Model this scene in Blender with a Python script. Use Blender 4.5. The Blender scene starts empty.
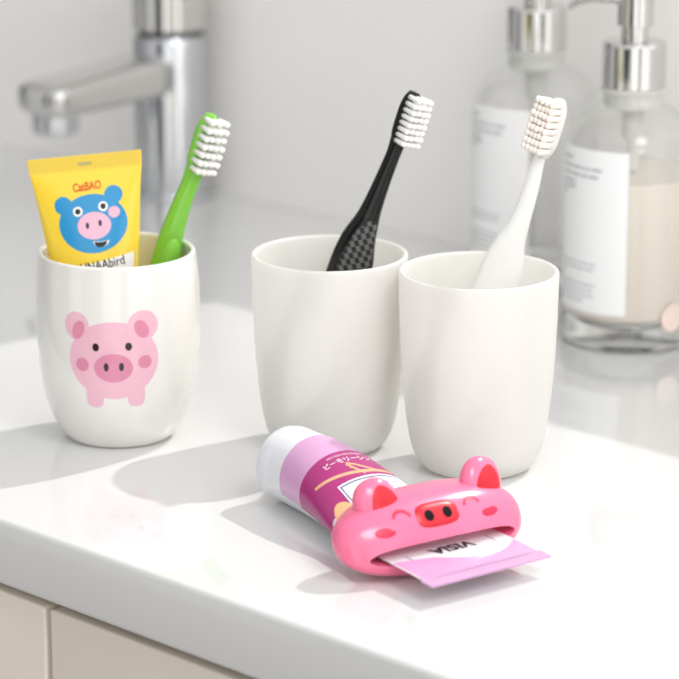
import bpy, math, random
from mathutils import Vector, Matrix
random.seed(7)
S = 0.001                      # everything below is written in millimetres
sc = bpy.context.scene
COL = sc.collection
pi = math.pi

# ------------------------------------------------------------------ materials
def lin(c):
    return tuple((x / 12.92 if x <= 0.04045 else ((x + 0.055) / 1.055) ** 2.4) for x in (v / 255 for v in c))

def mat(name, rgb, rough=0.4, metal=0.0, coat=0.0, sss=0.0, bump=0.0, bscale=200, var=0.02, trans=0.0, ior=1.5, spec=0.5):
    m = bpy.data.materials.new(name); m.use_nodes = True
    nt = m.node_tree; b = nt.nodes['Principled BSDF']
    c = lin(rgb)
    tc = nt.nodes.new('ShaderNodeTexCoord')
    nz = nt.nodes.new('ShaderNodeTexNoise'); nz.inputs['Scale'].default_value = bscale; nz.inputs['Detail'].default_value = 3
    nt.links.new(tc.outputs['Object'], nz.inputs['Vector'])
    rp = nt.nodes.new('ShaderNodeMix'); rp.data_type = 'RGBA'
    rp.inputs[6].default_value = (*[max(0, v * (1 - var)) for v in c], 1)
    rp.inputs[7].default_value = (*[min(1, v * (1 + var)) for v in c], 1)
    nt.links.new(nz.outputs['Fac'], rp.inputs[0]); nt.links.new(rp.outputs[2], b.inputs['Base Color'])
    b.inputs['Roughness'].default_value = rough; b.inputs['Metallic'].default_value = metal
    b.inputs['Coat Weight'].default_value = coat; b.inputs['Coat Roughness'].default_value = 0.05
    b.inputs['IOR'].default_value = ior; b.inputs['Specular IOR Level'].default_value = spec
    b.inputs['Transmission Weight'].default_value = trans
    if sss:
        b.inputs['Subsurface Weight'].default_value = sss
        b.inputs['Subsurface Radius'].default_value = (1.0, 0.8, 0.6); b.inputs['Subsurface Scale'].default_value = 0.004
    if bump:
        bp = nt.nodes.new('ShaderNodeBump'); bp.inputs['Strength'].default_value = bump; bp.inputs['Distance'].default_value = 0.0005
        nt.links.new(nz.outputs['Fac'], bp.inputs['Height']); nt.links.new(bp.outputs['Normal'], b.inputs['Normal'])
    return m

def thin_glass(name, tint, gloss_rough=0.02):
    m = bpy.data.materials.new(name); m.use_nodes = True; nt = m.node_tree
    for n in list(nt.nodes): nt.nodes.remove(n)
    out = nt.nodes.new('ShaderNodeOutputMaterial'); mx = nt.nodes.new('ShaderNodeMixShader')
    tr = nt.nodes.new('ShaderNodeBsdfTransparent'); gl = nt.nodes.new('ShaderNodeBsdfGlossy')
    lw = nt.nodes.new('ShaderNodeLayerWeight'); lw.inputs['Blend'].default_value = 0.35
    cr = nt.nodes.new('ShaderNodeMapRange'); cr.inputs[1].default_value = 0; cr.inputs[2].default_value = 1
    cr.inputs[3].default_value = 0.04; cr.inputs[4].default_value = 0.42
    # edge darkening of a real glass wall: longer path -> more tint
    tm = nt.nodes.new('ShaderNodeMix'); tm.data_type = 'RGBA'
    t = lin(tint); tm.inputs[6].default_value = (*t, 1); tm.inputs[7].default_value = (*[v * 0.955 for v in t], 1)
    nt.links.new(lw.outputs['Facing'], tm.inputs[0]); nt.links.new(tm.outputs[2], tr.inputs['Color'])
    gl.inputs['Color'].default_value = (0.95, 0.97, 0.96, 1); gl.inputs['Roughness'].default_value = gloss_rough
    nt.links.new(lw.outputs['Facing'], cr.inputs[0]); nt.links.new(cr.outputs[0], mx.inputs[0])
    nt.links.new(tr.outputs[0], mx.inputs[1]); nt.links.new(gl.outputs[0], mx.inputs[2]); nt.links.new(mx.outputs[0], out.inputs[0])
    return m

def plastic_translucent(name, rgb, rough, tw):
    m = mat(name, rgb, rough); nt = m.node_tree; b = nt.nodes['Principled BSDF']; out = nt.nodes['Material Output']
    t = nt.nodes.new('ShaderNodeBsdfTranslucent'); t.inputs['Color'].default_value = (*lin(rgb), 1)
    mx = nt.nodes.new('ShaderNodeMixShader'); mx.inputs[0].default_value = tw
    nt.links.new(b.outputs[0], mx.inputs[1]); nt.links.new(t.outputs[0], mx.inputs[2]); nt.links.new(mx.outputs[0], out.inputs[0])
    return m

# ------------------------------------------------------------------ mesh helpers
def link(o, parent=None):
    COL.objects.link(o)
    if parent is not None: o.parent = parent
    return o

def mesh_obj(name, verts, faces, mats, parent=None, smooth=True, midx=None, angle=None):
    me = bpy.data.meshes.new(name)
    me.from_pydata([Vector(v) * S for v in verts], [], faces)
    for m in (mats if isinstance(mats, (list, tuple)) else [mats]): me.materials.append(m)
    if midx:
        for p, i in zip(me.polygons, midx): p.material_index = i
    me.validate(); me.update()
    import bmesh
    bm = bmesh.new(); bm.from_mesh(me); bmesh.ops.recalc_face_normals(bm, faces=bm.faces) if not midx else None
    bm.to_mesh(me); bm.free()
    for p in me.polygons: p.use_smooth = smooth
    if smooth and angle: me.set_sharp_from_angle(angle=math.radians(angle))
    return link(bpy.data.objects.new(name, me), parent)

def empty(name, loc=(0, 0, 0), rotz=0.0):
    o = bpy.data.objects.new(name, None); o.location = Vector(loc) * S; o.rotation_euler = (0, 0, rotz)
    o.empty_display_size = 0.02
    return link(o)

def tag(o, label, cat, group=None):
    o['label'] = label; o['category'] = cat
    if group: o['group'] = group
    return o

def struct(o):
    o['kind'] = 'structure'; return o

class MB:
    def __init__(s): s.v = []; s.f = []; s.m = []
    def add(s, v, f, mi=0):
        n = len(s.v); s.v += [tuple(x) for x in v]; s.f += [tuple(i + n for i in q) for q in f]; s.m += [mi] * len(f)
    def box(s, x0, x1, y0, y1, z0, z1, mi=0):
        s.add([(x0,y0,z0),(x1,y0,z0),(x1,y1,z0),(x0,y1,z0),(x0,y0,z1),(x1,y0,z1),(x1,y1,z1),(x0,y1,z1)],
              [(0,3,2,1),(4,5,6,7),(0,1,5,4),(1,2,6,5),(2,3,7,6),(3,0,4,7)], mi)
    def loft(s, rings, cap=True, mi=0, closed=True):
        n = len(rings[0]); v = [p for r in rings for p in r]; f = []
        for i in range(len(rings) - 1):
            for j in range(n if closed else n - 1):
                k = (j + 1) % n; f.append((i*n+j, i*n+k, (i+1)*n+k, (i+1)*n+j))
        if cap:
            f.append(tuple(range(n))[::-1]); f.append(tuple((len(rings)-1)*n + j for j in range(n)))
        s.add(v, f, mi)
    def build(s, name, mats, parent=None, smooth=True, angle=None, keep=False):
        return mesh_obj(name, s.v, s.f, mats, parent, smooth, s.m if (keep or len(set(s.m)) > 1) else None, angle)

def catmull(pts, n):
    """smooth interpolation of tuples"""
    out = []; P = [pts[0]] + list(pts) + [pts[-1]]
    for i in range(1, len(P) - 2):
        for k in range(n):
            t = k / n
            out.append(tuple(0.5*((2*b)+(-a+c)*t+(2*a-5*b+4*c-d)*t*t+(-a+3*b-3*c+d)*t**3) for a, b, c, d in zip(P[i-1], P[i], P[i+1], P[i+2])))
    out.append(tuple(pts[-1])); return out

def lathe_rings(prof, seg=72, c=(0, 0)):
    return [[(c[0] + r*math.cos(2*pi*j/seg), c[1] + r*math.sin(2*pi*j/seg), z) for j in range(seg)] for r, z in prof]

def lathe(name, prof, m, parent=None, seg=72, cap=True, angle=None, c=(0, 0)):
    b = MB(); b.loft(lathe_rings([(max(r, 0.01), z) for r, z in prof], seg, c), cap); return b.build(name, m, parent, True, angle)

def rounded(x0, x1, y0, y1, z0, z1, r, name, m, parent=None, seg=4):
    """box with rounded edges (bmesh bevel)"""
    import bmesh
    bm = bmesh.new(); bmesh.ops.create_cube(bm, size=1)
    for v in bm.verts:
        v.co = Vector((x0 + (v.co.x+.5)*(x1-x0), y0 + (v.co.y+.5)*(y1-y0), z0 + (v.co.z+.5)*(z1-z0))) * S
    bmesh.ops.bevel(bm, geom=bm.edges[:], offset=r*S, segments=seg, profile=0.5, affect='EDGES')
    me = bpy.data.meshes.new(name); bm.to_mesh(me); bm.free(); me.materials.append(m)
    for p in me.polygons: p.use_smooth = True
    me.set_sharp_from_angle(angle=math.radians(40))
    return link(bpy.data.objects.new(name, me), parent)

def sgnpow(x, p): return math.copysign(abs(x) ** p, x)

def superell(cx, ax, p=2.0, nu=32, nv=20, R=None):
    """superellipsoid rings; ax half sizes, R 3x3 axes as three vectors"""
    R = R or ((1,0,0),(0,1,0),(0,0,1)); rings = []
    for i in range(nv + 1):
        a = -pi/2 + pi*i/nv; ring = []
        ca = max(abs(math.cos(a)), 1e-3); sa = math.sin(a)
        for j in range(nu):
            t = 2*pi*j/nu; e = 2.0/p
            l = (ax[0]*(ca**e)*sgnpow(math.cos(t), e), ax[1]*(ca**e)*sgnpow(math.sin(t), e), ax[2]*sgnpow(sa, e))
            ring.append(tuple(cx[k] + sum(l[q]*R[q][k] for q in range(3)) for k in range(3)))
        rings.append(ring)
    return rings

# flat artwork, mapped onto a surface by fn(u, v, h)
def disc(fn, h, cu, cv, ru, rv, rot=0.0, nr=5, ns=40, power=2.0):
    v = [fn(cu, cv, h)]; f = []
    cr, sr = math.cos(rot), math.sin(rot)
    for i in range(1, nr + 1):
        for j in range(ns):
            t = 2*pi*j/ns; a = ru*i/nr*sgnpow(math.cos(t), 2/power); b = rv*i/nr*sgnpow(math.sin(t), 2/power)
            v.append(fn(cu + a*cr - b*sr, cv + a*sr + b*cr, h))
    for j in range(ns):
        k = (j+1) % ns; f.append((0, 1+j, 1+k))
        for i in range(nr - 1):
            o = 1 + i*ns; f.append((o+j, o+ns+j, o+ns+k, o+k))
    return v, f

def patch(fn, h, u0, u1, v0, v1, nu=16, nv=8):
    v = [fn(u0 + (u1-u0)*i/nu, v0 + (v1-v0)*j/nv, h) for j in range(nv+1) for i in range(nu+1)]
    f = [(j*(nu+1)+i, j*(nu+1)+i+1, (j+1)*(nu+1)+i+1, (j+1)*(nu+1)+i) for j in range(nv) for i in range(nu)]
    return v, f

def poly(fn, h, pts):
    return [fn(u, v, h) for u, v in pts], [tuple(range(len(pts)))]

def stroke(fn, h, pts, w):
    """ribbon along a 2D line"""
    v = []; f = []; n = len(pts)
    for i, (x, y) in enumerate(pts):
        a = pts[max(i-1, 0)]; b = pts[min(i+1, n-1)]; dx, dy = b[0]-a[0], b[1]-a[1]; L = math.hypot(dx, dy) or 1
        ww = w[i] if isinstance(w, (list, tuple)) else w
        nx, ny = -dy/L*ww/2, dx/L*ww/2
        v += [fn(x+nx, y+ny, h), fn(x-nx, y-ny, h)]
    for i in range(n-1): f.append((2*i, 2*i+1, 2*i+3, 2*i+2))
    return v, f

def lettering(fn, h, text, cu, cv, size, rot=0.0, bold=0.0, squeeze=1.0, flip=False):
    """text as flat letter shapes, centred at (cu, cv), mapped on the surface"""
    cu_ = bpy.data.curves.new('lettering', 'FONT'); cu_.body = text; cu_.size = size; cu_.align_x = 'CENTER'; cu_.align_y = 'CENTER'
    cu_.offset = bold; cu_.resolution_u = 3
    o = bpy.data.objects.new('lettering', cu_); COL.objects.link(o)
    dg = bpy.context.evaluated_depsgraph_get(); dg.update()
    me = bpy.data.meshes.new_from_object(o.evaluated_get(dg))
    v = []; cr, sr = math.cos(rot), math.sin(rot)
    for p in me.vertices:
        x, y = p.co.x*squeeze, p.co.y
        v.append(fn(cu + x*cr - y*sr, cv + x*sr + y*cr, h))
    f = [tuple(p.vertices) for p in me.polygons]
    bpy.data.objects.remove(o); bpy.data.curves.remove(cu_); bpy.data.meshes.remove(me)
    return v, f

# ------------------------------------------------------------------ camera (long lens, looking down over the counter corner-wise)
cam = bpy.data.cameras.new('camera'); co = bpy.data.objects.new('camera', cam); COL.objects.link(co)
co.location = (0.8850, -1.0093, 0.4339)
co.rotation_euler = (math.radians(90 - 15.605), 0, math.radians(44))
cam.sensor_width = 36; cam.sensor_fit = 'HORIZONTAL'; cam.lens = 36 * 2970 / 679
cam.clip_start = 0.05; cam.clip_end = 50
cam.dof.use_dof = True; cam.dof.focus_distance = 1.335; cam.dof.aperture_fstop = 9.5
sc.camera = co
RV = Vector((0.7193, 0.6947, 0)); DV = Vector((-0.6947, 0.7193, 0)); ZV = Vector((0, 0, 1))

# ------------------------------------------------------------------ the setting
WALL_Y = 316.0
def tile_material():
    m = mat('wall_tile', (238, 236, 233), 0.32, var=0.012, bscale=6)
    nt = m.node_tree; b = nt.nodes['Principled BSDF']
    tc = nt.nodes.new('ShaderNodeTexCoord'); mp = nt.nodes.new('ShaderNodeMapping')
    mp.inputs['Rotation'].default_value = (pi/2, 0, 0); mp.inputs['Location'].default_value = (-0.4, 0.204, 0)
    br = nt.nodes.new('ShaderNodeTexBrick'); br.inputs['Scale'].default_value = 1; br.inputs['Brick Width'].default_value = 3.0
    br.inputs['Row Height'].default_value = 0.3; br.inputs['Mortar Size'].default_value = 0.0022; br.inputs['Mortar Smooth'].default_value = 0.6
    br.inputs['Color1'].default_value = (*lin((248, 246, 243)), 1); br.inputs['Color2'].default_value = (*lin((247, 245, 242)), 1)
    br.inputs['Mortar'].default_value = (*lin((253, 252, 250)), 1)
    nt.links.new(tc.outputs['Object'], mp.inputs['Vector']); nt.links.new(mp.outputs[0], br.inputs['Vector'])
    nt.links.new(br.outputs['Color'], b.inputs['Base Color'])
    bp = nt.nodes.new('ShaderNodeBump'); bp.inputs['Strength'].default_value = 0.35; bp.inputs['Distance'].default_value = 0.0015; bp.invert = True
    nt.links.new(br.outputs['Fac'], bp.inputs['Height']); nt.links.new(bp.outputs['Normal'], b.inputs['Normal'])
    return m
w = MB()
XL, XR, ZT = -2600, 1500, 2400
w.box(XL, -275, WALL_Y, WALL_Y+12, -860, ZT)                 # left of the window
w.box(-275, -58, WALL_Y, WALL_Y+12, -860, 232)               # below the window, low sill
w.box(-58, 1000, WALL_Y, WALL_Y+12, -860, 286)               # below the window, unseen sill stepped up to shade the counter
w.box(-275, 1000, WALL_Y, WALL_Y+12, 1900, ZT)               # above
w.box(1000, XR, WALL_Y, WALL_Y+12, -860, ZT)                 # right
struct(w.build('wall_back', tile_material(), smooth=False))

fl = MB(); fl.box(XL, XR, -2600, WALL_Y, -900, -860)
struct(fl.build('floor', mat('floor_tile', (152, 147, 141), 0.5, bscale=4), smooth=False))

quartz = mat('white_quartz', (223, 223, 222), 0.07, var=0.01, bscale=25, spec=0.5, coat=0.5)
ct = rounded(-2400, 1300, -212, WALL_Y, -31.3, 0, 2.6, 'countertop', quartz)
tag(ct, 'glossy white stone countertop with a rounded front edge', 'countertop')

cabm = mat('greige_lacquer', (232, 222, 209), 0.45, var=0.01, bscale=20)
cab = empty('vanity_cabinet', (-68.5, -209, -860))
tag(cab, 'greige bathroom vanity cabinet with flat fronts under the white countertop', 'cabinet')
k = MB(); k.box(-900, 1100, 24, 500, 0, 828); k.build('carcass', cabm, cab, smooth=False)
rounded(-600, -1.7, 0, 19, 60, 824, 1.5, 'door', cabm, cab)
rounded(1.7, 600, 0, 19, 400, 824, 1.5, 'drawer', cabm, cab)

# ------------------------------------------------------------------ faucet
chrome = mat('brushed_chrome', (205, 207, 210), 0.16, metal=1.0, var=0.01)
chrome2 = mat('polished_chrome', (214, 213, 211), 0.07, metal=1.0, var=0.01)
darkm = mat('painted_gap_shade', (60, 60, 62), 0.6)  # dark colour standing in for shade in the gap below the handle
fa = empty('faucet', (-515, 283, 0))
tag(fa, 'chrome single-lever basin faucet standing at the tiled wall', 'faucet')
lathe('base_ring', [(28, 0), (28, 4.5), (27, 6), (24, 6.5)], chrome, fa, angle=30)
lathe('column', [(24, 6), (24, 106), (23, 108), (19, 108.5)], chrome, fa, angle=30)
lathe('gap_ring', [(21, 108), (21, 112)], darkm, fa, angle=30)
hb = lathe('handle', [(22, 111), (24.6, 112.5), (24.6, 155), (22, 158), (0, 158.5)], chrome2, fa, angle=30)
lv = MB()
lv.loft([[(x*wd, -14 - t, 155 + t*0.12 + zz) for x, zz in ((-1,0),(1,0),(1,7),(-1,7))] for t, wd in ((0, 11), (30, 11), (70, 10), (95, 9))])
lv.build('lever', chrome2, hb, smooth=False)
sp = MB(); rings = []
def spout_ring(y, hw, zc, hz):
    return [(hw*sgnpow(math.cos(2*pi*j/40), 0.55), y, zc + hz*sgnpow(math.sin(2*pi*j/40), 0.55)) for j in range(40)]
for y, hw, zc, hz in ((-8, 19, 84, 14), (-30, 19, 83.5, 13.5), (-60, 19.5, 82, 12.6), (-90, 20.5, 80.5, 11.8), (-104, 21, 80, 11.4), (-110, 20.5, 79.8, 10.8), (-113.5, 18.5, 79.6, 9.4), (-115.3, 14, 79.4, 7), (-116, 5, 79.2, 2.5)):
    rings.append(spout_ring(y, hw, zc, hz))
sp.loft(rings); spo = sp.build('spout', chrome2, fa)
lathe('aerator', [(14, 72), (14.5, 69), (14.5, 59), (13.3, 57.5), (11, 57.5), (10.5, 59)], chrome, spo, c=(0, -99), angle=30)

# ------------------------------------------------------------------ cups
def cup_profile(outer, wall, floor_t):
    """outer: list of (r, z) from base to rim -> closed profile with a rounded lip and an inside"""
    top_r, top_z = outer[-1]
    pr = catmull(outer, 6)
    lip = [(top_r - wall/2 + wall/2*math.cos(a), top_z + wall/2*math.sin(a)) for a in (0.5, 1.0, pi/2, pi-1.0, pi-0.5)]
    inner = [(max(r - wall, 0.5), z) for r, z in reversed(pr) if z > floor_t + 3]
    rb = inner[-1][0]
    inner += [(rb - 2.5, floor_t + 0.8), (rb - 6, floor_t), (0.02, floor_t)]
    return [(0.02, 0.6), (outer[0][0] - 3, 0.6), (outer[0][0] - 1.5, 0)] + pr + lip + inner

glaze = mat('white_glazed_ceramic', (238, 236, 231), 0.12, coat=0.5, var=0.006)
matte = plastic_translucent('white_frosted_plastic', (250, 249, 246), 0.34, 0.44)

L_OUT = [(24.2, 0.3), (26.4, 1.6), (30.4, 7), (33.9, 15), (36.8, 26), (38.7, 42), (39.6, 60), (39.2, 78), (37.8, 91.3)]
cupA = lathe('toothbrush_cup', cup_profile(L_OUT, 2.6, 6), glaze, seg=112)
cupA.location = Vector((-152.8, -88.4, 0)) * S
tag(cupA, 'glossy white ceramic cup printed with a pink pig, holding the yellow tube', 'cup')
P_OUT = [(22.5, 0.3), (25.8, 1.8), (29.3, 7), (31.4, 13.5), (32.9, 22), (34.3, 33), (35.6, 48), (36.7, 71), (37.2, 94)]
cupB = lathe('toothbrush_cup', cup_profile(P_OUT, 2.3, 5), matte, seg=112)
cupB.location = Vector((-67.2, -30.0, 0)) * S
tag(cupB, 'plain white matte cup holding the black toothbrush', 'cup', 'plain white cups')
cupC = cupB.copy(); COL.objects.link(cupC); cupC.location = Vector((5.6, -5.7, 0)) * S
tag(cupC, 'plain white matte cup holding the white toothbrush', 'cup', 'plain white cups')

# pig artwork on the left cup
def radius_at(z, prof):
    for (r0, z0), (r1, z1) in zip(prof, prof[1:]):
        if z0 <= z <= z1: return r0 + (r1-r0)*(z-z0)/(z1-z0)
    return prof[-1][0]
LP = catmull(L_OUT, 6)
PHI = math.radians(-41.7) - 0.068
def on_cup(u, v, h):
    z = 47.0 + v; r = radius_at(z, LP) + 0.06 + h; a = PHI + u / 39.0
    return (r*math.cos(a), r*math.sin(a), z)
pk = [mat('pig_pink', (240, 188, 205), 0.25, coat=0.4), mat('pig_rose', (222, 140, 168), 0.25, coat=0.4), mat('pig_black', (38, 22, 26), 0.25, coat=0.4)]
a = MB(); q = 0.1305
def cu(x, y): return ((x - 320)*q, -(y - 300)*q/0.99)
def E(x, y, rx, ry, rot, h, mi, **kw):
    c = cu(x, y); a.add(*disc(on_cup, h, c[0], c[1], rx*q, ry*q/0.99, rot, **kw), mi)
E(320, 294, 168, 145, 0, 0.00, 0, nr=8, ns=64)
E(187, 170, 48, 53, 0.3, 0.05, 0); E(430, 165, 57, 55, -0.3, 0.05, 0)
E(246, 430, 34, 43, 0, 0.05, 0, power=3); E(405, 427, 33, 43, 0, 0.05, 0, power=3)
E(193, 183, 23, 36, -0.35, 0.10, 1); E(424, 178, 25, 36, 0.5, 0.10, 1)
E(320, 321, 71, 54, 0, 0.10, 1); E(204, 312, 25, 25, 0, 0.10, 1); E(436, 302, 25, 25, 0, 0.10, 1)
E(258, 243, 12, 15, 0, 0.15, 2); E(376, 240, 12, 15, 0, 0.15, 2); E(294, 317, 9, 16, 0, 0.15, 2); E(349, 316, 9, 16, 0, 0.15, 2)
pg = a.build('pig_print', pk, cupA, keep=True); pg['label'] = 'pink pig face with two feet'

# ------------------------------------------------------------------ toothbrushes (local frame: x = across, y = away from viewer side, z = up)
def brush_frame(cup, off, lean=0.0):
    base = Vector((cup[0], cup[1], 0)) + DV*off
    return lambda u, d, z: tuple(base + RV*u + DV*(d + lean*max(0, 95 - z)/95) + ZV*z)

def make_brush(name, cup, off, spine, head, beta, side, handle_m, bristle_m, thick, fuzz=0.0, rows=8, cols=4, blen=10.5, tuft=0.95, rest=None, lean=0.0):
    """spine: (u, z, half width) from cup floor to head root; head: (u0,z0,u1,z1) axis of the head"""
    root = empty(name, (cup[0], cup[1], rest))
    inv = Vector((cup[0], cup[1], rest))
    F0 = brush_frame(cup, off, lean)
    F = lambda u, d, z: tuple(Vector(F0(u, d, z)) - inv)
    pts = catmull(spine, 6); rings = []
    n = len(pts); cb, sb = math.cos(beta), math.sin(beta)
    (hu0, hz0, hu1, hz1, hwid) = head
    ax = Vector((hu1-hu0, 0, hz1-hz0)); HL = ax.length; ax.normalize()
    pr = Vector((ax.z, 0, -ax.x)) * side                      # in-plane side direction
    nrm = pr*cb + Vector((0, -1, 0))*sb                       # bristle direction
    wid = ax.cross(nrm).normalized()
    # the handle turns gradually towards the head frame
    for i, (u, z, hw) in enumerate(pts):
        a_ = pts[max(i-1, 0)]; b_ = pts[min(i+1, n-1)]; t = Vector((b_[0]-a_[0], 0, b_[1]-a_[1])).normalized()
        p = Vector((t.z, 0, -t.x)); dep = min(hw*0.8, thick)
        ring = []
        for j in range(28):
            an = 2*pi*j/28; ring.append(F(*(Vector((u, 0, z)) + p*hw*sgnpow(math.cos(an), .85) + Vector((0, 1, 0))*dep*sgnpow(math.sin(an), .85))))
        rings.append(ring)
    b = MB(); b.loft(rings)
    # head plate: flat rounded slab
    hp = []
    c0 = Vector((hu0, 0, hz0))
    T = 2.9
    for i in range(25):
        s = -1 + 2*i/24
        wv = hwid * max(0.06, (1 - abs(s)**3.2))**0.5
        if s < 0: wv = max(wv, hwid*0.55*(1 - 0.25*(-s)))
        cc = c0 + ax*(HL*(s+1)/2)
        hp.append([F(*(cc + wid*wv*sgnpow(math.cos(2*pi*j/28), .7) + nrm*T*sgnpow(math.sin(2*pi*j/28), .7))) for j in range(28)])
    b.loft(hp)
    h = b.build('handle', handle_m, root)
    # tufts
    t_ = MB()
    for i in range(rows):
        s = -0.72 + 1.56*i/(rows-1)
        row_w = hwid*0.72*max(0.35, (1 - max(0, abs(s)-.1)**4))**0.5
        nc = cols if abs(s) < 0.75 else cols-1
        for j in range(nc):
            cw = (-1 + 2*j/(nc-1))*row_w
            p0 = c0 + ax*(HL*(s+1)/2) + wid*cw + nrm*(T*0.6)
            ln = blen*(1 + random.uniform(-.03, .03)) + (0.5 if i % 2 else 0)
            dirn = (nrm + wid*0.06*(cw/row_w) + ax*random.uniform(-.02, .02)).normalized()
            for (r0, r1, sh) in ((tuft, tuft*1.18, 0),):
                tr = []
                for kf, rr in ((0, r0), (0.35, r0*1.02), (0.8, r1), (0.93, r1*0.93), (1.0, r1*0.45)):
                    cen = p0 + dirn*(ln*kf)
                    tr.append([F(*(cen + (wid*math.cos(2*pi*m/9) + ax*math.sin(2*pi*m/9))*rr)) for m in range(9)])
                t_.loft(tr)
    t_.build('bristles', bristle_m, root)
    return root, F, pts

green = mat('lime_green_plastic', (126, 198, 62), 0.25, coat=0.3, var=0.01)
green2 = mat('light_green_rubber', (134, 208, 70), 0.4)
black = mat('gloss_black_plastic', (7, 7, 7), 0.25, coat=0.1, spec=0.35)
whitep = plastic_translucent('milky_white_plastic', (250, 250, 248), 0.35, 0.35)
nylon = mat('white_nylon', (250, 249, 246), 0.55, sss=0.0)
cream = mat('cream_nylon', (254, 246, 238), 0.6)

CL = (-155.4, -83.3); CM = (-72.8, -24.3); CR = (0.0, 0.0)
gr, GF, gp = make_brush('toothbrush', CL, 9.5, [(-2, 8, 4.0), (0.5, 17, 5.2), (6.5, 36, 5.6), (12.8, 56, 6.2), (20.4, 79.8, 7.4), (23.6, 94.8, 6.0), (29.0, 111.2, 4.7), (32.7, 120.5, 4.3), (35.8, 129.0, 4.6)],
    (35.2, 125.5, 44.0, 155.6, 6.3), math.radians(54), 1, green, nylon, 4.6, rows=7, blen=8.2, tuft=1.3, rest=6, lean=6.0)
tag(gr, 'green toothbrush with white bristles leaning in the pig-print cup', 'toothbrush')
b = MB(); b.loft([[GF(*p) for p in r] for r in superell((22.0, -2.6, 83), (4.6, 4.2, 14), 2.0, R=((0.96,0,-0.27),(0,1,0),(0.27,0,0.96)))])
b.build('grip_pad', green2, gr)

br_, BF, bp_ = make_brush('toothbrush', CM, 0, [(-14, 7.6, 4.5), (-11, 17, 7.5), (-5, 36, 9.6), (3, 62, 11), (9.8, 85.6, 10.6), (13.3, 98.4, 8.7), (17.3, 108.1, 6.3), (20.0, 115, 5.0), (25.4, 129, 3.9), (30.2, 141.2, 3.5), (32.6, 148, 4.0)],
    (32.0, 144.5, 40.0, 170.8, 5.7), math.radians(52), 1, black, nylon, 4.6, rows=8, blen=8.0, tuft=1.18, rest=5)
tag(br_, 'black toothbrush with checkered grip leaning in the middle cup', 'toothbrush')
ck = bpy.data.materials.new('checkered_rubber'); ck.use_nodes = True
nt = ck.node_tree; pb = nt.nodes['Principled BSDF']; tc = nt.nodes.new('ShaderNodeTexCoord'); ch = nt.nodes.new('ShaderNodeTexChecker')
mp = nt.nodes.new('ShaderNodeMapping'); mp.inputs['Rotation'].default_value = (0, 0, math.radians(-20))
nt.links.new(tc.outputs['UV'], mp.inputs['Vector']); nt.links.new(mp.outputs[0], ch.inputs['Vector'])
ch.inputs['Scale'].default_value = 1.0; ch.inputs['Color1'].default_value = (*lin((14, 14, 14)), 1); ch.inputs['Color2'].default_value = (*lin((98, 98, 98)), 1)
nt.links.new(ch.outputs['Color'], pb.inputs['Base Color']); pb.inputs['Roughness'].default_value = 0.45
# the checkered pad: a raised leaf shape on the front of the handle
pad_prof = [(21.0, 110.0, 0.6), (19.6, 107.5, 3.0), (17.2, 103.5, 4.9), (15.0, 98.0, 6.4), (12.6, 91.0, 7.5), (9.6, 82.0, 8.1), (5.5, 69.0, 8.2), (0.5, 54, 7.0), (-4, 40, 3.0), (-5, 37, .6)]
pv = []; pf = []; puv = []; NW = 16
pp = catmull(pad_prof, 4)
def handle_depth(z):
    for (u0, z0, h0), (u1, z1, h1) in zip(bp_, bp_[1:]):
        if z0 <= z <= z1:
            t = (z-z0)/(z1-z0); return u0+(u1-u0)*t, h0+(h1-h0)*t
    return bp_[0][0], bp_[0][2]
for (u, z, hw) in pp:
    hu, hh = handle_depth(z); dep = min(hh*.8, 4.6)
    for j in range(NW+1):
        x = -1 + 2*j/NW; uu = u + x*hw*0.92; rel = min(0.97, abs((uu-hu)/hh*0.95))
        dd = dep*(1 - rel**2.35)**(1/2.35) + 0.75*(1 - abs(x)**4)
        pv.append(BF(uu, -dd, z - (uu-u)*0.28)); puv.append((uu/2.2, z/2.4))
for i in range(len(pp)-1):
    for j in range(NW): pf.append((i*(NW+1)+j, i*(NW+1)+j+1, (i+1)*(NW+1)+j+1, (i+1)*(NW+1)+j))
po = mesh_obj('grip_pad', pv, pf, ck, br_); po['label'] = 'grey and black checkered grip pad'
uvl = po.data.uv_layers.new(name='UVMap')
for lp in po.data.loops: uvl.data[lp.index].uv = puv[lp.vertex_index]

wb, WF, wp = make_brush('toothbrush', CR, 0, [(-15, 7.6, 4), (-12, 17, 7), (-5, 38, 9.4), (4, 70, 10.4), (10.7, 93.0, 9.8), (14.4, 105.0, 7.4), (16.8, 110.5, 5.9), (19.6, 117.8, 4.6), (24.0, 132.1, 3.7), (27.6, 147.0, 3.0), (30, 154, 3.8)],
    (28.6, 146.5, 36.6, 174.0, 5.9), math.radians(46), -1, whitep, cream, 4.6, rows=8, cols=5, blen=9.0, tuft=1.38, rest=5)
tag(wb, 'white toothbrush with cream bristles leaning in the right cup', 'toothbrush')

# ------------------------------------------------------------------ yellow tube in the left cup
yel = mat('yellow_tube', (253, 217, 62), 0.3, coat=0.3, var=0.01)
def crimp_mat(name, rgb, scale, axis_uv=True):
    m = mat(name, rgb, 0.35); nt = m.node_tree; b = nt.nodes['Principled BSDF']
    tc = nt.nodes.new('ShaderNodeTexCoord'); wv = nt.nodes.new('ShaderNodeTexWave'); wv.inputs['Scale'].default_value = scale; wv.bands_direction = 'X'
    nt.links.new(tc.outputs['UV'], wv.inputs['Vector'])
    bp = nt.nodes.new('ShaderNodeBump'); bp.inputs['Strength'].default_value = 0.5; bp.inputs['Distance'].default_value = 0.0002
    nt.links.new(wv.outputs['Fac'], bp.inputs['Height']); nt.links.new(bp.outputs['Normal'], b.inputs['Normal'])
    return m
TO = -5.5
yb = Vector((CL[0], CL[1], 0)) + DV*TO
yt = empty('toothpaste_tube', (CL[0], CL[1], 6)); yinv = Vector((CL[0], CL[1], 6))
tag(yt, 'yellow tube with a blue pig face standing cap-down in the pig-print cup', 'toothpaste tube')
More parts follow.
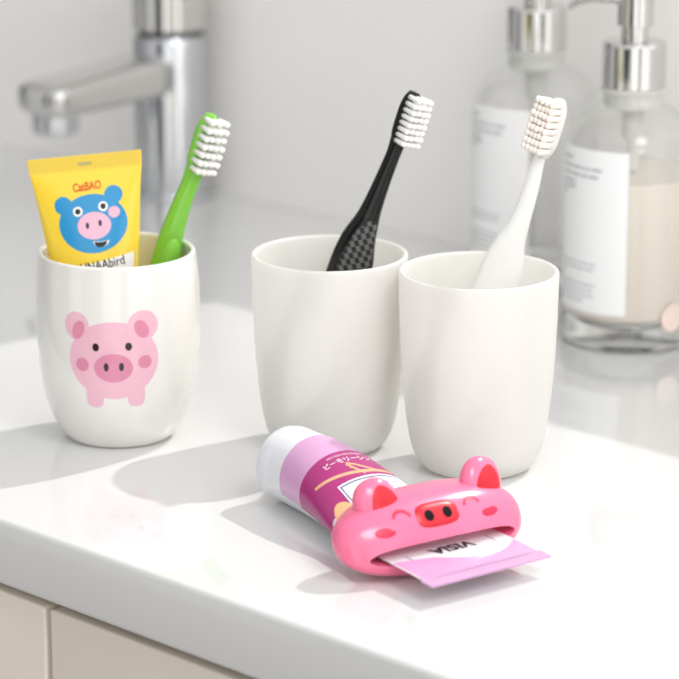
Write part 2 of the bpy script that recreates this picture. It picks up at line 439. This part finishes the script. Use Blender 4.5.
e1 = (RV*math.cos(math.radians(5.6)) + ZV*math.sin(math.radians(5.6)))
y_top = Vector((-16.3, 0, 138.6)); y_bot = Vector((-6.0, 0, 9.0))
TL = (y_top - y_bot).length
e2 = ((RV*(y_bot.x-y_top.x) + ZV*(y_bot.z-y_top.z)).normalized())
e3 = e1.cross(-e2).normalized()
if e3.dot(DV) > 0: e3 = -e3                                   # towards the viewer side
Y0 = yb + RV*y_top.x + ZV*y_top.z
def ysec(t):
    """width, thickness half sizes at distance t from the crimped end"""
    if t < 7: return 27.4 - t*0.06, 0.55
    s = min(1, (t-7)/96.0); w_ = 27.0 - 10.2*s**0.82; th = 0.55 + 14.2*math.sin(s*pi/2)**0.85
    return w_, th
def yframe(t):
    # drift so the tube narrows evenly about its leaning axis
    return Y0 + e2*t
def ysurf(u, t, h):
    w_, th = ysec(t); x = max(-0.985, min(0.985, u/w_))
    return tuple(yframe(t) + e1*u + e3*(th*(1-abs(x)**2.3)**(1/2.3) + h) - yinv)
def yring(t):
    w_, th = ysec(t)
    return [tuple(yframe(t) + e1*(w_*sgnpow(math.cos(2*pi*j/64), .87)) + e3*(th*sgnpow(math.sin(2*pi*j/64), .87)) - yinv) for j in range(64)]
b = MB(); b.loft([yring(t) for t in (7, 8, 10, 13, 17, 22, 28, 35, 43, 52, 62, 72, 82, 92, 103, 116)])
b.build('tube_body', yel, yt)
b = MB()
for t0 in (0,):
    rg = [yring(t) for t in (0, 3, 6.6, 7.2)]
    b.loft(rg)
cr_o = b.build('crimp_seal', crimp_mat('yellow_crimp', (252, 218, 84), 6.0), yt, smooth=False)
uvl = cr_o.data.uv_layers.new(name='UVMap')
for lp in cr_o.data.loops:
    p_ = cr_o.data.vertices[lp.vertex_index].co/S + yinv - Y0; uvl.data[lp.index].uv = (p_.dot(e1)/6.0, p_.dot(e2)/6.0)
# shoulder and cap inside the cup
def yr(t, r): return [tuple(yframe(t) + e1*(r*math.cos(2*pi*j/40)) + e3*(r*math.sin(2*pi*j/40)) - yinv) for j in range(40)]
b = MB(); b.loft([yr(116, 16.5), yr(119, 14), yr(120, 12.5), yr(131, 12), yr(131.8, 11)]); b.build('cap', mat('white_cap', (240, 240, 238), 0.4), yt, angle=40)
# printing: local artwork coords in mm, u along the crimp, t down the tube
ym = [mat('print_blue', (34, 150, 208), 0.3, coat=0.3), mat('print_white', (250, 248, 246), 0.3), mat('print_black', (22, 20, 26), 0.3),
      mat('print_pink', (246, 190, 212), 0.3), mat('print_orange', (226, 92, 30), 0.3), mat('print_plum', (74, 40, 92), 0.3), mat('print_grey', (190, 180, 120), 0.4)]
b = MB(); kk = 0.0919; rt = math.radians(5.6)
def yc(x, y):
    dx, dy = (x-334)*kk, (y-57)*kk*0.955
    return dx*math.cos(rt) - dy*math.sin(rt) + 0.0 + dy*0.013, dx*math.sin(rt) + dy*math.cos(rt)
def YE(x, y, rx, ry, mi, h, rot=0.0, **kw):
    c = yc(x, y); b.add(*disc(lambda u, v, hh: ysurf(u, v, hh), h, c[0], c[1], rx*kk, ry*kk*0.97, rot, **kw), mi)
# white information band at the lower end
b.add(*patch(lambda u, t, h: ysurf(u*ysec(t)[0], t - u*3.0*(1-(t-52)/26), h), 0.06, -0.97, 0.97, 50.5, 78, nu=24, nv=10), 1)
YE(226, 328, 46, 48, 0, 0.10); YE(486, 264, 48, 48, 0, 0.10)
YE(382, 420, 178, 155, 0, 0.10, nr=9, ns=64)
YE(302, 357, 25, 26, 1, 0.18); YE(433, 327, 25, 26, 1, 0.18)
YE(302, 357, 14, 15, 2, 0.24); YE(433, 326, 14, 15, 2, 0.24)
YE(388, 430, 87, 72, 3, 0.18, nr=7); YE(352, 430, 9, 17, 5, 0.26); YE(418, 415, 9, 17, 5, 0.26)
YE(490, 357, 30, 30, 3, 0.18)
def smile(x0, x1, y, dep, tilt=0.0, n=14):
    up = [(x0 + (x1-x0)*i/n, y + 3*math.sin(pi*i/n) - tilt*i/n) for i in range(n+1)]
    dn = [(x0 + (x1-x0)*i/n, y + dep*max(0, math.sin(pi*i/n))**0.45 - tilt*i/n) for i in range(n, -1, -1)]
    return [yc(*p) for p in up + dn[1:-1]]
b.add(*poly(ysurf, 0.2, smile(381, 466, 513, 33, 6)), 1)
b.add(*poly(ysurf, 0.26, smile(387, 456, 516, 31, 6)), 2)
c = yc(349, 224); b.add(*lettering(lambda u, v, h: ysurf(u, -v, h), 0.16, 'CatBAO', c[0], -c[1], 5.4, 0.05, bold=0.16, squeeze=0.72), 4)
c = yc(430, 640); b.add(*lettering(lambda u, v, h: ysurf(u, -v, h), 0.16, 'UNAAbird', c[0], -c[1], 6.2, 0.10, bold=0.06, squeeze=0.78), 2)
c = yc(338, 103); b.add(*patch(ysurf, 0.12, c[0]-3.4, c[0]+3.2, c[1]-0.8, c[1]+0.7, 4, 2), 6)
o = b.build('printed_label', ym, yt, keep=True); o['label'] = 'blue pig face under orange lettering, white band below'

# ------------------------------------------------------------------ pig tube squeezer and the tube threaded through it
AX = Vector((0.976, -0.219, 0)); BX = Vector((0.219, 0.976, 0))
PO = Vector((79.6, -121.0, 0))
HB, HA, HZ, SH = 47.0, 14.5, 16.2, 0.42
ZC = 16.5
pinv = PO
def P3(a_, b_, z): return tuple(AX*a_ + BX*b_ + ZV*z)          # local to the squeezer
def pig_k(b_): return max(0.0, 1 - (abs(b_)/HB)**2.6)
def pig_top(b_):
    """the ends bulge a bit, the brow between the ears dips slightly"""
    return 1.0
def pig_ring(b_, n=56):
    kx = pig_k(b_)**(1/2.3); r = []
    for j in range(n):
        t = 2*pi*j/n; dz = HZ*kx*sgnpow(math.sin(t), .82); da = HA*kx*sgnpow(math.cos(t), .82)
        zz = ZC - 1.5*(1-kx) + dz
        r.append(P3(da - SH*dz - 0.0, b_, zz))
    return r
def face_a(b_, z):
    kx = pig_k(b_)**(1/2.3); dz = z - (ZC - 1.5*(1-kx)); q_ = (abs(dz)/(HZ*kx))
    return HA*kx*max(0, 1 - q_**2.44)**(1/2.44) - SH*dz
pinkm = mat('pink_gloss_plastic', (248, 120, 158), 0.2, coat=0.35, var=0.005, sss=0.15)
redm = mat('coral_red_plastic', (214, 34, 52), 0.3)
cheekm = mat('cheek_red', (218, 36, 78), 0.3)
blackm = mat('nostril_black', (14, 9, 11), 0.6, spec=0.15)
sq = empty('tube_squeezer', tuple(PO))
tag(sq, 'pink pig-faced tube squeezer clamped over the end of the magenta tube', 'tube squeezer')
b = MB(); bs = [HB*math.sin(pi/2*(-1 + 2*i/44)) for i in range(45)]
bs[0] *= 0.9995; bs[-1] *= 0.9995
b.loft([pig_ring(x) for x in bs]); body = b.build('squeezer_body', pinkm, sq)
# the mouth slot goes right through; slightly bowed upper lip
MZ0, MZ1 = 7.6, 15.0
cb_ = MB(); rr = []
for i in range(25):
    x = -37.5 + 75*i/24; kx = max(0.03, 1-abs(x/37.5)**5)**0.5; mid = (MZ0+MZ1)/2 + 0.9*(1-(x/37.5)**2)
    hz = (MZ1-MZ0)/2*kx
    rr.append([P3(-40, x, mid-hz), P3(40, x, mid-hz), P3(40, x, mid+hz), P3(-40, x, mid+hz)])
cb_.loft(rr); cut = cb_.build('cutter', pinkm, sq, smooth=False)
md = body.modifiers.new('slot', 'BOOLEAN'); md.operation = 'DIFFERENCE'; md.object = cut; md.solver = 'EXACT'
dg = bpy.context.evaluated_depsgraph_get(); dg.update()
nm = bpy.data.meshes.new_from_object(body.evaluated_get(dg)); body.modifiers.clear(); body.data = nm
nm.set_sharp_from_angle(angle=math.radians(35)); bpy.data.objects.remove(cut)
# ears
for sgn in (-1, 1):
    cen = Vector(P3(-4.0, 3.2 + sgn*27.0, 29.2)); lean = math.radians(13)*sgn
    R_ = (AX*0.94 + ZV*0.34, BX*math.cos(lean) - ZV*math.sin(lean)*1.0, ZV*math.cos(lean)*0.94 + BX*math.sin(lean) - AX*0.34)
    R_ = tuple(tuple(v.normalized()) for v in R_)
    e = MB(); e.loft(superell(cen, (5.4, 10.6, 12.0), 2.15, R=R_)); eo = e.build('ear', pinkm, sq)
    cen2 = cen + Vector(R_[0])*3.2 + Vector(R_[2])*1.2
    e = MB(); rings = []
    # leaf-shaped inner ear, pointed at the top
    for (s_, w_) in ((-7.5, 6.0), (-4.5, 6.9), (-1, 6.7), (2.0, 5.6), (4.6, 3.9), (6.2, 2.0), (6.8, .4)):
        pz = Vector(R_[2])*s_
        # follow the ear surface
        ring = []
        for j in range(9):
            y_ = 1.6 + w_*(-1 + j/4)
            rad = max(0, 1 - (abs(y_)/10.6)**2.15 - (abs(s_+1.2)/12.0)**2.15)**(1/2.15)*5.4
            ring.append(tuple(cen + Vector(R_[0])*(rad+0.12) + Vector(R_[1])*y_ + Vector(R_[2])*(s_+1.2)))
        rings.append(ring)
    e.loft(rings, cap=False, closed=False); io = e.build('inner_ear', redm, eo); io['label'] = 'red inner ear'
def on_face(u, v, h):
    b_ = u; z = v
    p0 = Vector(P3(face_a(b_, z), b_, z))
    du = Vector(P3(face_a(b_+.2, z), b_+.2, z)) - p0; dv = Vector(P3(face_a(b_, z+.2), b_, z+.2)) - p0
    n_ = du.cross(dv).normalized()
    if n_.dot(AX) < 0: n_ = -n_
    return tuple(p0 + n_*h)
def raised(name, cu_, cv_, ru, rv, hh, m, parent, rot=0.0, power=2.0, label=None):
    v = [on_face(cu_, cv_, hh)]; f = []; ns, nr = 40, 8; crr, srr = math.cos(rot), math.sin(rot)
    for i in range(1, nr+1):
        k_ = i/nr; ht = hh*(1 - k_**6) if i < nr else -0.3
        for j in range(ns):
            t = 2*pi*j/ns; x = ru*k_*sgnpow(math.cos(t), 2/power); y = rv*k_*sgnpow(math.sin(t), 2/power)
            v.append(on_face(cu_ + x*crr - y*srr, cv_ + x*srr + y*crr, ht))
    for j in range(ns):
        k2 = (j+1) % ns; f.append((0, 1+j, 1+k2))
        for i in range(nr-1):
            o_ = 1+i*ns; f.append((o_+j, o_+ns+j, o_+ns+k2, o_+k2))
    ob = mesh_obj(name, v, f, m, parent)
    if label: ob['label'] = label
    return ob
sn = raised('snout', -1.8, 25.0, 11.2, 4.5, 0.7, redm, sq, power=3.4, label='red rounded snout')
def on_snout(u, v, h): return on_face(u, v, h + 0.65)
for sx in (-4.6, 4.6):
    b = MB(); b.add(*disc(on_snout, 0.15, -1.8+sx, 25.0, 2.2, 1.9)); o = b.build('nostril', blackm, sn)
for sx, zz in ((-28.5, 21.6), (25, 21.7)):
    raised('cheek', sx, zz, 5.0, 1.9, 0.25, cheekm, sq, label='red oval cheek')
for sx, zz in ((-18.8, 26.0), (16.8, 25.9)):
    pts = [(sx + 3.9*math.cos(t), zz + 2.2*math.sin(t)) for t in [pi*i/12 for i in range(13)]]
    b = MB(); b.add(*stroke(on_face, 0.25, pts, 0.95)); b.build('closed_eye', cheekm, sq)

# the magenta tube: s runs from the cap end towards the flattened end
SLOT_Z = 10.2
def tdir(s):
    """the flattened end swings a little towards the front of the counter"""
    g = math.radians(-10.0 - 0.0*max(0, min(1, (s+14)/20)))
    return Vector((math.cos(g), math.sin(g), 0)), Vector((-math.sin(g), math.cos(g), 0))
tu_a, tu_b = tdir(-99)
s_cap, s_pig, s_end = -122.0, 0.0, 43.0
TI = Vector((-38, -100, 0))
mt = empty('toothpaste_tube', tuple(TI))
tag(mt, 'magenta and white tube lying on the counter, threaded through the pig squeezer', 'toothpaste tube')
def tsec(s):
    """half width, half thickness, centre height"""
    R0 = 17.6
    if s >= -12:
        e_ = max(0, min(1, (s+12)/55)); return 31.0, 0.55, SLOT_Z + 0.6*math.sin(e_*pi) - 1.6*e_
    k_ = (-12 - s)/(-12 + 96.0); k_ = min(1, k_)
    th = 0.55 + (R0-0.55)*math.sin(min(1, k_*1.12)*pi/2)**0.75
    w_ = R0 + (31.0-R0)*(1-k_)**1.25*1.0
    w_ = max(R0, math.sqrt(max(0, (31.0*pi/2*2/pi)**2*0 + w_*w_)))
    z_ = max(th + 0.0, SLOT_Z) if th > SLOT_Z else SLOT_Z + 0*(th)
    return w_, th, z_
def tcen(s):
    bend = 0.0
    w_, th, z_ = tsec(s)
    return PO + tdir(s)[0]*s + tdir(s)[1]*(0.8) + ZV*z_
def tring(s, n=72, scale=1.0):
    w_, th, z_ = tsec(s); c_ = tcen(s) - TI
    return [tuple(c_ + tdir(s)[1]*(w_*scale*math.cos(2*pi*j/n)) + ZV*(th*scale*math.sin(2*pi*j/n))) for j in range(n)]
def tsurf(th_deg, s, h):
    w_, th, z_ = tsec(s); t = math.radians(th_deg); c_ = tcen(s) - TI
    nx, nz = math.cos(t)/w_, math.sin(t)/th; L = math.hypot(nx, nz)
    return tuple(c_ + tdir(s)[1]*(w_*math.cos(t) + h*nx/L) + ZV*(th*math.sin(t) + h*nz/L))
whitet = mat('white_tube_plastic', (238, 239, 243), 0.22, coat=0.3, var=0.005)
b = MB(); ss = [-96 + 6*i for i in range(15)] + [-10, -5, 0, 8, 16, 24, 30, 36]
b.loft([tring(s) for s in ss]); b.build('tube_body', whitet, mt, angle=50)
# rounded shoulder / cap end
capm = mat('white_cap_satin', (236, 239, 244), 0.3, coat=0.2)
b = MB(); c0_ = tcen(-96) - TI; rg = []
for r_, d_ in ((17.6, 0), (17.6, -0.3), (17.6, -4), (17.35, -7.5), (16.6, -10.5), (14.6, -13), (11.5, -14.6), (6, -15.4), (.3, -15.6)):
    rg.append([tuple(c0_ + tu_a*d_ + tu_b*(r_*math.cos(2*pi*j/64)) + ZV*(r_*math.sin(2*pi*j/64) + max(0, r_ - 17.6))) for j in range(64)])
b.loft(rg); b.build('cap', capm, mt, angle=50)
# crimped end with a fine saw-tooth edge
b = MB(); n = 62; v = []; f = []
w_, th, z_ = tsec(36)
for layer, hh in ((0, .3), (1, -.3)):
    for i in range(n+1):
        bb = -31 + 62*i/n; e = s_end + (0.9 if i % 2 else 0)
        for s in (36, s_end - 1.5, e):
            wz = tsec(s)[2]; rib = 0.12*(1 if i % 2 else -1)
            v.append(tuple(PO - TI + tdir(s)[0]*s + tdir(s)[1]*(bb*1.03+0.8) + ZV*(wz + hh + rib)))
st = 3*(n+1)
for i in range(n):
    for c_ in range(2):
        p0 = i*3+c_; f.append((p0, p0+3, p0+4, p0+1)); f.append((st+p0, st+p0+1, st+p0+4, st+p0+3))
    f.append((i*3+2, i*3+5, st+i*3+5, st+i*3+2)); f.append((i*3, st+i*3, st+i*3+3, i*3+3))
for c_ in range(2):
    f.append((c_, c_+1, st+c_+1, st+c_)); k0 = n*3+c_; f.append((k0, st+k0, st+k0+1, k0+1))
lil = mat('lilac_foil', (218, 172, 212), 0.22, coat=0.3, var=0.04, bscale=60)
mesh_obj('crimp_seal', v, f, lil, mt, smooth=False)
# printing on the tube
tm = [mat('print_lilac', (220, 166, 210), 0.25, coat=0.3), mat('print_magenta', (176, 50, 124), 0.25, coat=0.3), mat('print_gold', (232, 180, 138), 0.25, coat=0.3),
      mat('print_label_white', (244, 246, 252), 0.3), mat('print_navy', (52, 44, 110), 0.3), mat('print_peach', (252, 190, 140), 0.3), mat('print_pale', (248, 228, 242), 0.3),
      mat('print_ink', (40, 26, 40), 0.35)]
b = MB()
b.add(*patch(tsurf, 0.06, -6, 203, -85, -66, 56, 3), 0)
b.add(*patch(tsurf, 0.06, -6, 203, -66, -14, 56, 24), 1)
# flat coordinates on the upper side: x = arc length from the crest towards +b, s along
def ttop(x, s, h):
    w_, th, z_ = tsec(s)
    # angle from arc length, by half width
    return tsurf(90 - math.degrees(max(-1.45, min(1.45, x/w_*1.0))), s, h)
gold = [(-25 + 2.4*i, -55 + 2.0*math.sin(i/19*pi) + 0.28*i) for i in range(20)]
b.add(*stroke(ttop, 0.16, gold, 1.7), 2)
b.add(*stroke(ttop, 0.18, [(-2, -53), (-2.2, -57), (-3, -56), (-0.6, -52), (2.0, -48.5)], 1.3), 2)
b.add(*stroke(ttop, 0.18, [(-2.8, -57), (0.5, -55), (5, -52), (9, -50)], 1.2), 2)
def tlet(text, x, s, size, rot, bold=0.0, sq_=1.0, mi=6, h=0.2, flip=1):
    b.add(*lettering(lambda u, v, hh: ttop(x + flip*u, s - flip*v, hh), h, text, 0, 0, size, rot, bold=bold, squeeze=sq_), mi)
tlet('ピーモリーシン', -0.5, -59.0, 3.7, math.radians(-2), 0.06)
tlet('MOTION SENS FRESH', 0.5, -62.8, 1.9, math.radians(-2), 0.0)
# white label box with a navy outline, and peach disc with a navy flag
def quad(x0, s0, x1, s1, h, mi, n=10): b.add(*patch(ttop, h, x0, x1, s0, s1, n, n), mi)
quad(-15.5, -47, 24, -18, 0.22, 3)
for x0, s0, x1, s1 in ((-14.5, -46, 23, -45.4), (-14.5, -46, -13.9, -18), (22.4, -46, 23, -18)): quad(x0, s0, x1, s1, 0.30, 4, 8)
for k_ in range(3): quad(-4, -42.5 + 3*k_, 17 - 3*k_, -41.9 + 3*k_, 0.30, 0, 8)
b.add(*disc(ttop, 0.26, -22, -27, 9.5, 13, 0, nr=6), 5)
b.add(*poly(ttop, 0.30, [(-20.5, -29), (-17, -31.5), (-13, -34), (-13.5, -29), (-11, -26), (-15, -26.5), (-16, -22), (-17, -26.5)]), 4)
# flat end: lilac wave and lettering upside down
def tflat(x, s, h): 
    w_, th, z_ = tsec(s); return tuple(PO - TI + tdir(s)[0]*s + tdir(s)[1]*(x+0.8) + ZV*(z_ + 0.55*(math.sqrt(max(0, 1-(x/31.2)**2))) + h))
wave = []
N = 40; v = []; f = []
for i in range(N+1):
    x = -30.2 + 60.4*i/N; t = i/N
    s_up = 19.5 + 9.5*max(0, math.sin((t-0.30)*pi/0.75)) - 5.5*max(0, 1-t/0.32) - 2.0*max(0, t-.85)*6
    for j in range(7):
        s_ = s_up + (36.5 - s_up)*j/6; v.append(tflat(x, s_, 0.10))
for i in range(N):
    for j in range(6): f.append((i*7+j, i*7+j+1, (i+1)*7+j+1, (i+1)*7+j))
b.add(v, f, 0)
tl = lettering(lambda u, v, hh: tflat(u, -v, hh), 0.14, 'VISIA', 1.0, -14.0, 8.5, pi, bold=0.3, squeeze=1.15); b.add(*tl, 7)
for x0, s0, x1, s1 in ((-22, 12, -21.6, 17), (22, 10, 22.4, 17.5)):
    b.add(*patch(tflat, 0.12, x0, x1, s0, s1, 1, 3), 7)
o = b.build('printed_label', tm, mt, keep=True); o['label'] = 'magenta and lilac print with gold curves and white box'

# ------------------------------------------------------------------ soap bottles
glass = thin_glass('clear_glass', (255, 255, 255))
def solid_glass():
    m = mat('thick_glass', (253, 254, 252), 0.03, trans=1.0, ior=1.45); return m
thick = solid_glass()
milk = mat('milky_soap', (228, 219, 207), 0.4, sss=0.1, var=0.004)
paper = mat('white_paper_label', (247, 247, 248), 0.5, var=0.004)
inkg = mat('grey_ink', (178, 178, 184), 0.6)
poly_w = plastic_translucent('cloudy_plastic', (236, 236, 232), 0.4, 0.3)
B_OUT = [(32.0, 0.3), (35.0, 1.2), (36.3, 3.6), (36.6, 9), (36.0, 18), (36.0, 60), (36.0, 104), (34.9, 111.5), (31.8, 118.5), (26.8, 123.8), (21.4, 127.3), (17.2, 129.8), (16.2, 132), (16.2, 136.5)]
def make_bottle(loc, label, az, nozzle, full, spot, group):
    root = empty('soap_dispenser', loc); tag(root, label, 'soap dispenser', group)
    pr = catmull(B_OUT, 5)
    b_ = MB(); b_.loft(lathe_rings(pr, 96), cap=False); gb = b_.build('glass_bottle', glass, root)
    b_ = MB(); b_.loft(lathe_rings([(.01, 3.5), (30, 3.2), (32.0, 0.5), (34.6, 1.4), (36.0, 3.8), (36.3, 9), (35.9, 13.5), (34.2, 16), (29, 18.2), (.01, 19)], 96)); b_.build('glass_base', thick, gb)
    if full:
        b_ = MB(); b_.loft(lathe_rings([(.01, 19.6), (30, 18.9), (34.0, 16.9), (35.4, 19.5), (35.4, 91.2), (34.7, 92), (.01, 92)], 96)); b_.build('liquid_soap', milk, root, angle=40)
    b_ = MB(); b_.loft(lathe_rings([(15.6, 128), (15.6, 136), (17.4, 136.5), (17.4, 138.6), (15, 138.8)], 48)); b_.build('neck_ring', poly_w, root, angle=30)
    b_ = MB(); b_.loft(lathe_rings([(6.0, 136), (6.0, 112), (3.0, 108), (3.0, 93 if full else 22)], 24)); b_.build('dip_tube', poly_w, root, angle=40)
    b_ = MB(); b_.loft(lathe_rings([(16.6, 138.6), (17.1, 139.2), (17.1, 161.5), (16.3, 163), (9, 163.6), (7.6, 163.8)], 64)); b_.build('collar', chrome2, root, angle=25)
    b_ = MB(); b_.loft(lathe_rings([(7.4, 163), (7.4, 172)], 40)); b_.build('pump_stem', chrome2, root, angle=30)
    b_ = MB(); b_.loft(lathe_rings([(8.5, 171), (9.7, 171.6), (9.7, 190.5), (8.8, 191.6), (.01, 192)], 48)); hd = b_.build('pump_head', chrome2, root, angle=30)
    nd = Vector((math.cos(nozzle), math.sin(nozzle), 0)); ns_ = nd.cross(ZV); rings = []
    for d, z, rw, rh in ((6, 185, 5.5, 3.4), (14, 186.2, 5, 3.2), (22, 186.0, 4.6, 2.9), (29, 184.2, 4.1, 2.6), (33.5, 181.6, 3.5, 2.3), (35.2, 179.8, 3.1, 2.0)):
        rings.append([tuple(nd*d + ns_*(rw*math.cos(2*pi*j/20)) + ZV*(z + rh*math.sin(2*pi*j/20))) for j in range(20)])
    b_ = MB(); b_.loft(rings); b_.build('nozzle', chrome2, hd, angle=50)
    def surf(u, v, h): a_ = az + u/36.2; r_ = 36.25 + h; return (r_*math.cos(a_), r_*math.sin(a_), v)
    b_ = MB(); b_.add(*patch(surf, 0, -24, 24, 21, 109.5, 32, 6)); lb = b_.build('paper_label', paper, root)
    # faint lines of small print, broken into word-length strokes
    rnd = random.Random(3)
    for block in (((103.5, -12), (99, 9), (95, 7.5), (91, -9), (88, -9), (85, -17)), ((47.5, 6), (44.5, 5), (41.5, -18), (36, 6), (33, 5), (30, 5), (27, -2))):
        b_ = MB()
        for z_, x1 in block:
            x = -21.5
            while x < x1:
                l_ = min(rnd.uniform(2.5, 7), x1 - x + 0.5); hh = 0.75 if z_ > 80 else 0.45
                b_.add(*patch(surf, 0.05, x, x+l_, z_-hh, z_+hh, 3, 1)); x += l_ + 0.9
        b_.build('small_print', inkg, lb)
    if spot:
        az2, zc = spot
        def sf(u, v, h): a_ = az2 + u/36.3; r_ = 36.3 + h; return (r_*math.cos(a_), r_*math.sin(a_), zc+v)
        b_ = MB(); b_.add(*disc(sf, 0.2, 0, 0, 7.6, 7.6)); so = b_.build('unidentified_spot', mat('pale_pink_spot', (240, 218, 208), 0.5), root)  # unidentified pale pink spot, built as a disc on the glass
    return root
make_bottle((-85.0, 220.6, 0), 'clear glass pump bottle filled with milky soap, beside the right cup', math.radians(-51.8-40), math.radians(-51.8-92), True, (math.radians(-51.8+41), 19), 'glass soap bottles')
make_bottle((-197.0, 272.4, 0), 'empty-looking clear glass pump bottle nearer the wall, behind the white toothbrush', math.radians(-50-42), math.radians(-50+160), False, None, 'glass soap bottles')

# ------------------------------------------------------------------ light
sun = bpy.data.lights.new('sun', 'SUN'); sun.energy = 1.8; sun.angle = math.radians(1.1); sun.color = (1.0, 0.98, 0.95)
so = bpy.data.objects.new('sun', sun); COL.objects.link(so)
sd = Vector((-0.082, -0.651, -0.755)); so.rotation_euler = sd.to_track_quat('-Z', 'Y').to_euler(); so.location = (0.3, 1.5, 1.6)

lamp = bpy.data.lights.new('fill_lamp', 'AREA'); lamp.energy = 2.8; lamp.size = 0.4; lamp.shape = 'DISK'; lamp.color = (1.0, 0.985, 0.965)  # added soft fill for the right wall, not a fixture of the room
lo = bpy.data.objects.new('fill_lamp', lamp); COL.objects.link(lo); lo.location = (0.70, -0.30, 0.80)
lo.rotation_euler = (Vector((-0.05, 0.32, 0.08)) - lo.location).to_track_quat('-Z', 'Y').to_euler()

wd = bpy.data.worlds.new('World'); sc.world = wd; wd.use_nodes = True; nt = wd.node_tree
bg = nt.nodes['Background']; tc = nt.nodes.new('ShaderNodeTexCoord'); sx = nt.nodes.new('ShaderNodeSeparateXYZ')
nt.links.new(tc.outputs['Generated'], sx.inputs[0])
cr = nt.nodes.new('ShaderNodeValToRGB'); mr = nt.nodes.new('ShaderNodeMapRange'); mr.inputs[1].default_value = -1; mr.inputs[2].default_value = 1
nt.links.new(sx.outputs['Z'], mr.inputs[0]); nt.links.new(mr.outputs[0], cr.inputs[0])
els = cr.color_ramp.elements; els[0].position = 0.0; els[0].color = (0.35, 0.33, 0.31, 1); els[1].position = 1.0; els[1].color = (0.50, 0.505, 0.515, 1)
e = els.new(0.31); e.color = (0.36, 0.34, 0.32, 1); e = els.new(0.37); e.color = (0.84, 0.83, 0.81, 1); e = els.new(0.56); e.color = (0.92, 0.915, 0.90, 1); e = els.new(0.72); e.color = (0.80, 0.80, 0.80, 1)
def math_node(op, a, b=None):
    n = nt.nodes.new('ShaderNodeMath'); n.operation = op
    for k_, x in enumerate((a, b)):
        if x is None: continue
        if isinstance(x, (int, float)): n.inputs[k_].default_value = x
        else: nt.links.new(x, n.inputs[k_])
    return n.outputs[0]
# the bright side of the room lies along +x; dark bands added to stripe the chrome reflections
side = math_node('ADD', math_node('MULTIPLY', sx.outputs['X'], 0.55), 0.86)
azm = math_node('ARCTAN2', sx.outputs['Y'], sx.outputs['X'])
fac = side
for deg, half, depth in ((-78, 16, 0.9), (-32, 6, 0.75), (-120, 9, 0.75), (14, 8, 0.75), (-168, 20, 0.7)):
    d_ = math_node('ABSOLUTE', math_node('SUBTRACT', azm, math.radians(deg)))
    st_ = nt.nodes.new('ShaderNodeMapRange'); st_.interpolation_type = 'SMOOTHSTEP'
    st_.inputs[1].default_value = math.radians(half*0.7); st_.inputs[2].default_value = math.radians(half*1.2)
    st_.inputs[3].default_value = 1 - depth; st_.inputs[4].default_value = 1
    nt.links.new(d_, st_.inputs[0])
    # the added bands fade out higher up
    up_ = nt.nodes.new('ShaderNodeMapRange'); up_.inputs[1].default_value = 0.25; up_.inputs[2].default_value = 0.5; up_.inputs[3].default_value = 0; up_.inputs[4].default_value = 1
    nt.links.new(sx.outputs['Z'], up_.inputs[0])
    fac = math_node('MULTIPLY', fac, math_node('MAXIMUM', st_.outputs[0], up_.outputs[0]))
mm = nt.nodes.new('ShaderNodeMix'); mm.data_type = 'RGBA'; mm.blend_type = 'MULTIPLY'; mm.inputs[0].default_value = 1
nt.links.new(cr.outputs[0], mm.inputs[6]); nt.links.new(fac, mm.inputs[7])
nt.links.new(mm.outputs[2], bg.inputs['Color']); bg.inputs['Strength'].default_value = 1.5

sc.view_settings.view_transform = 'Standard'; sc.view_settings.look = 'None'; sc.view_settings.exposure = 0.11
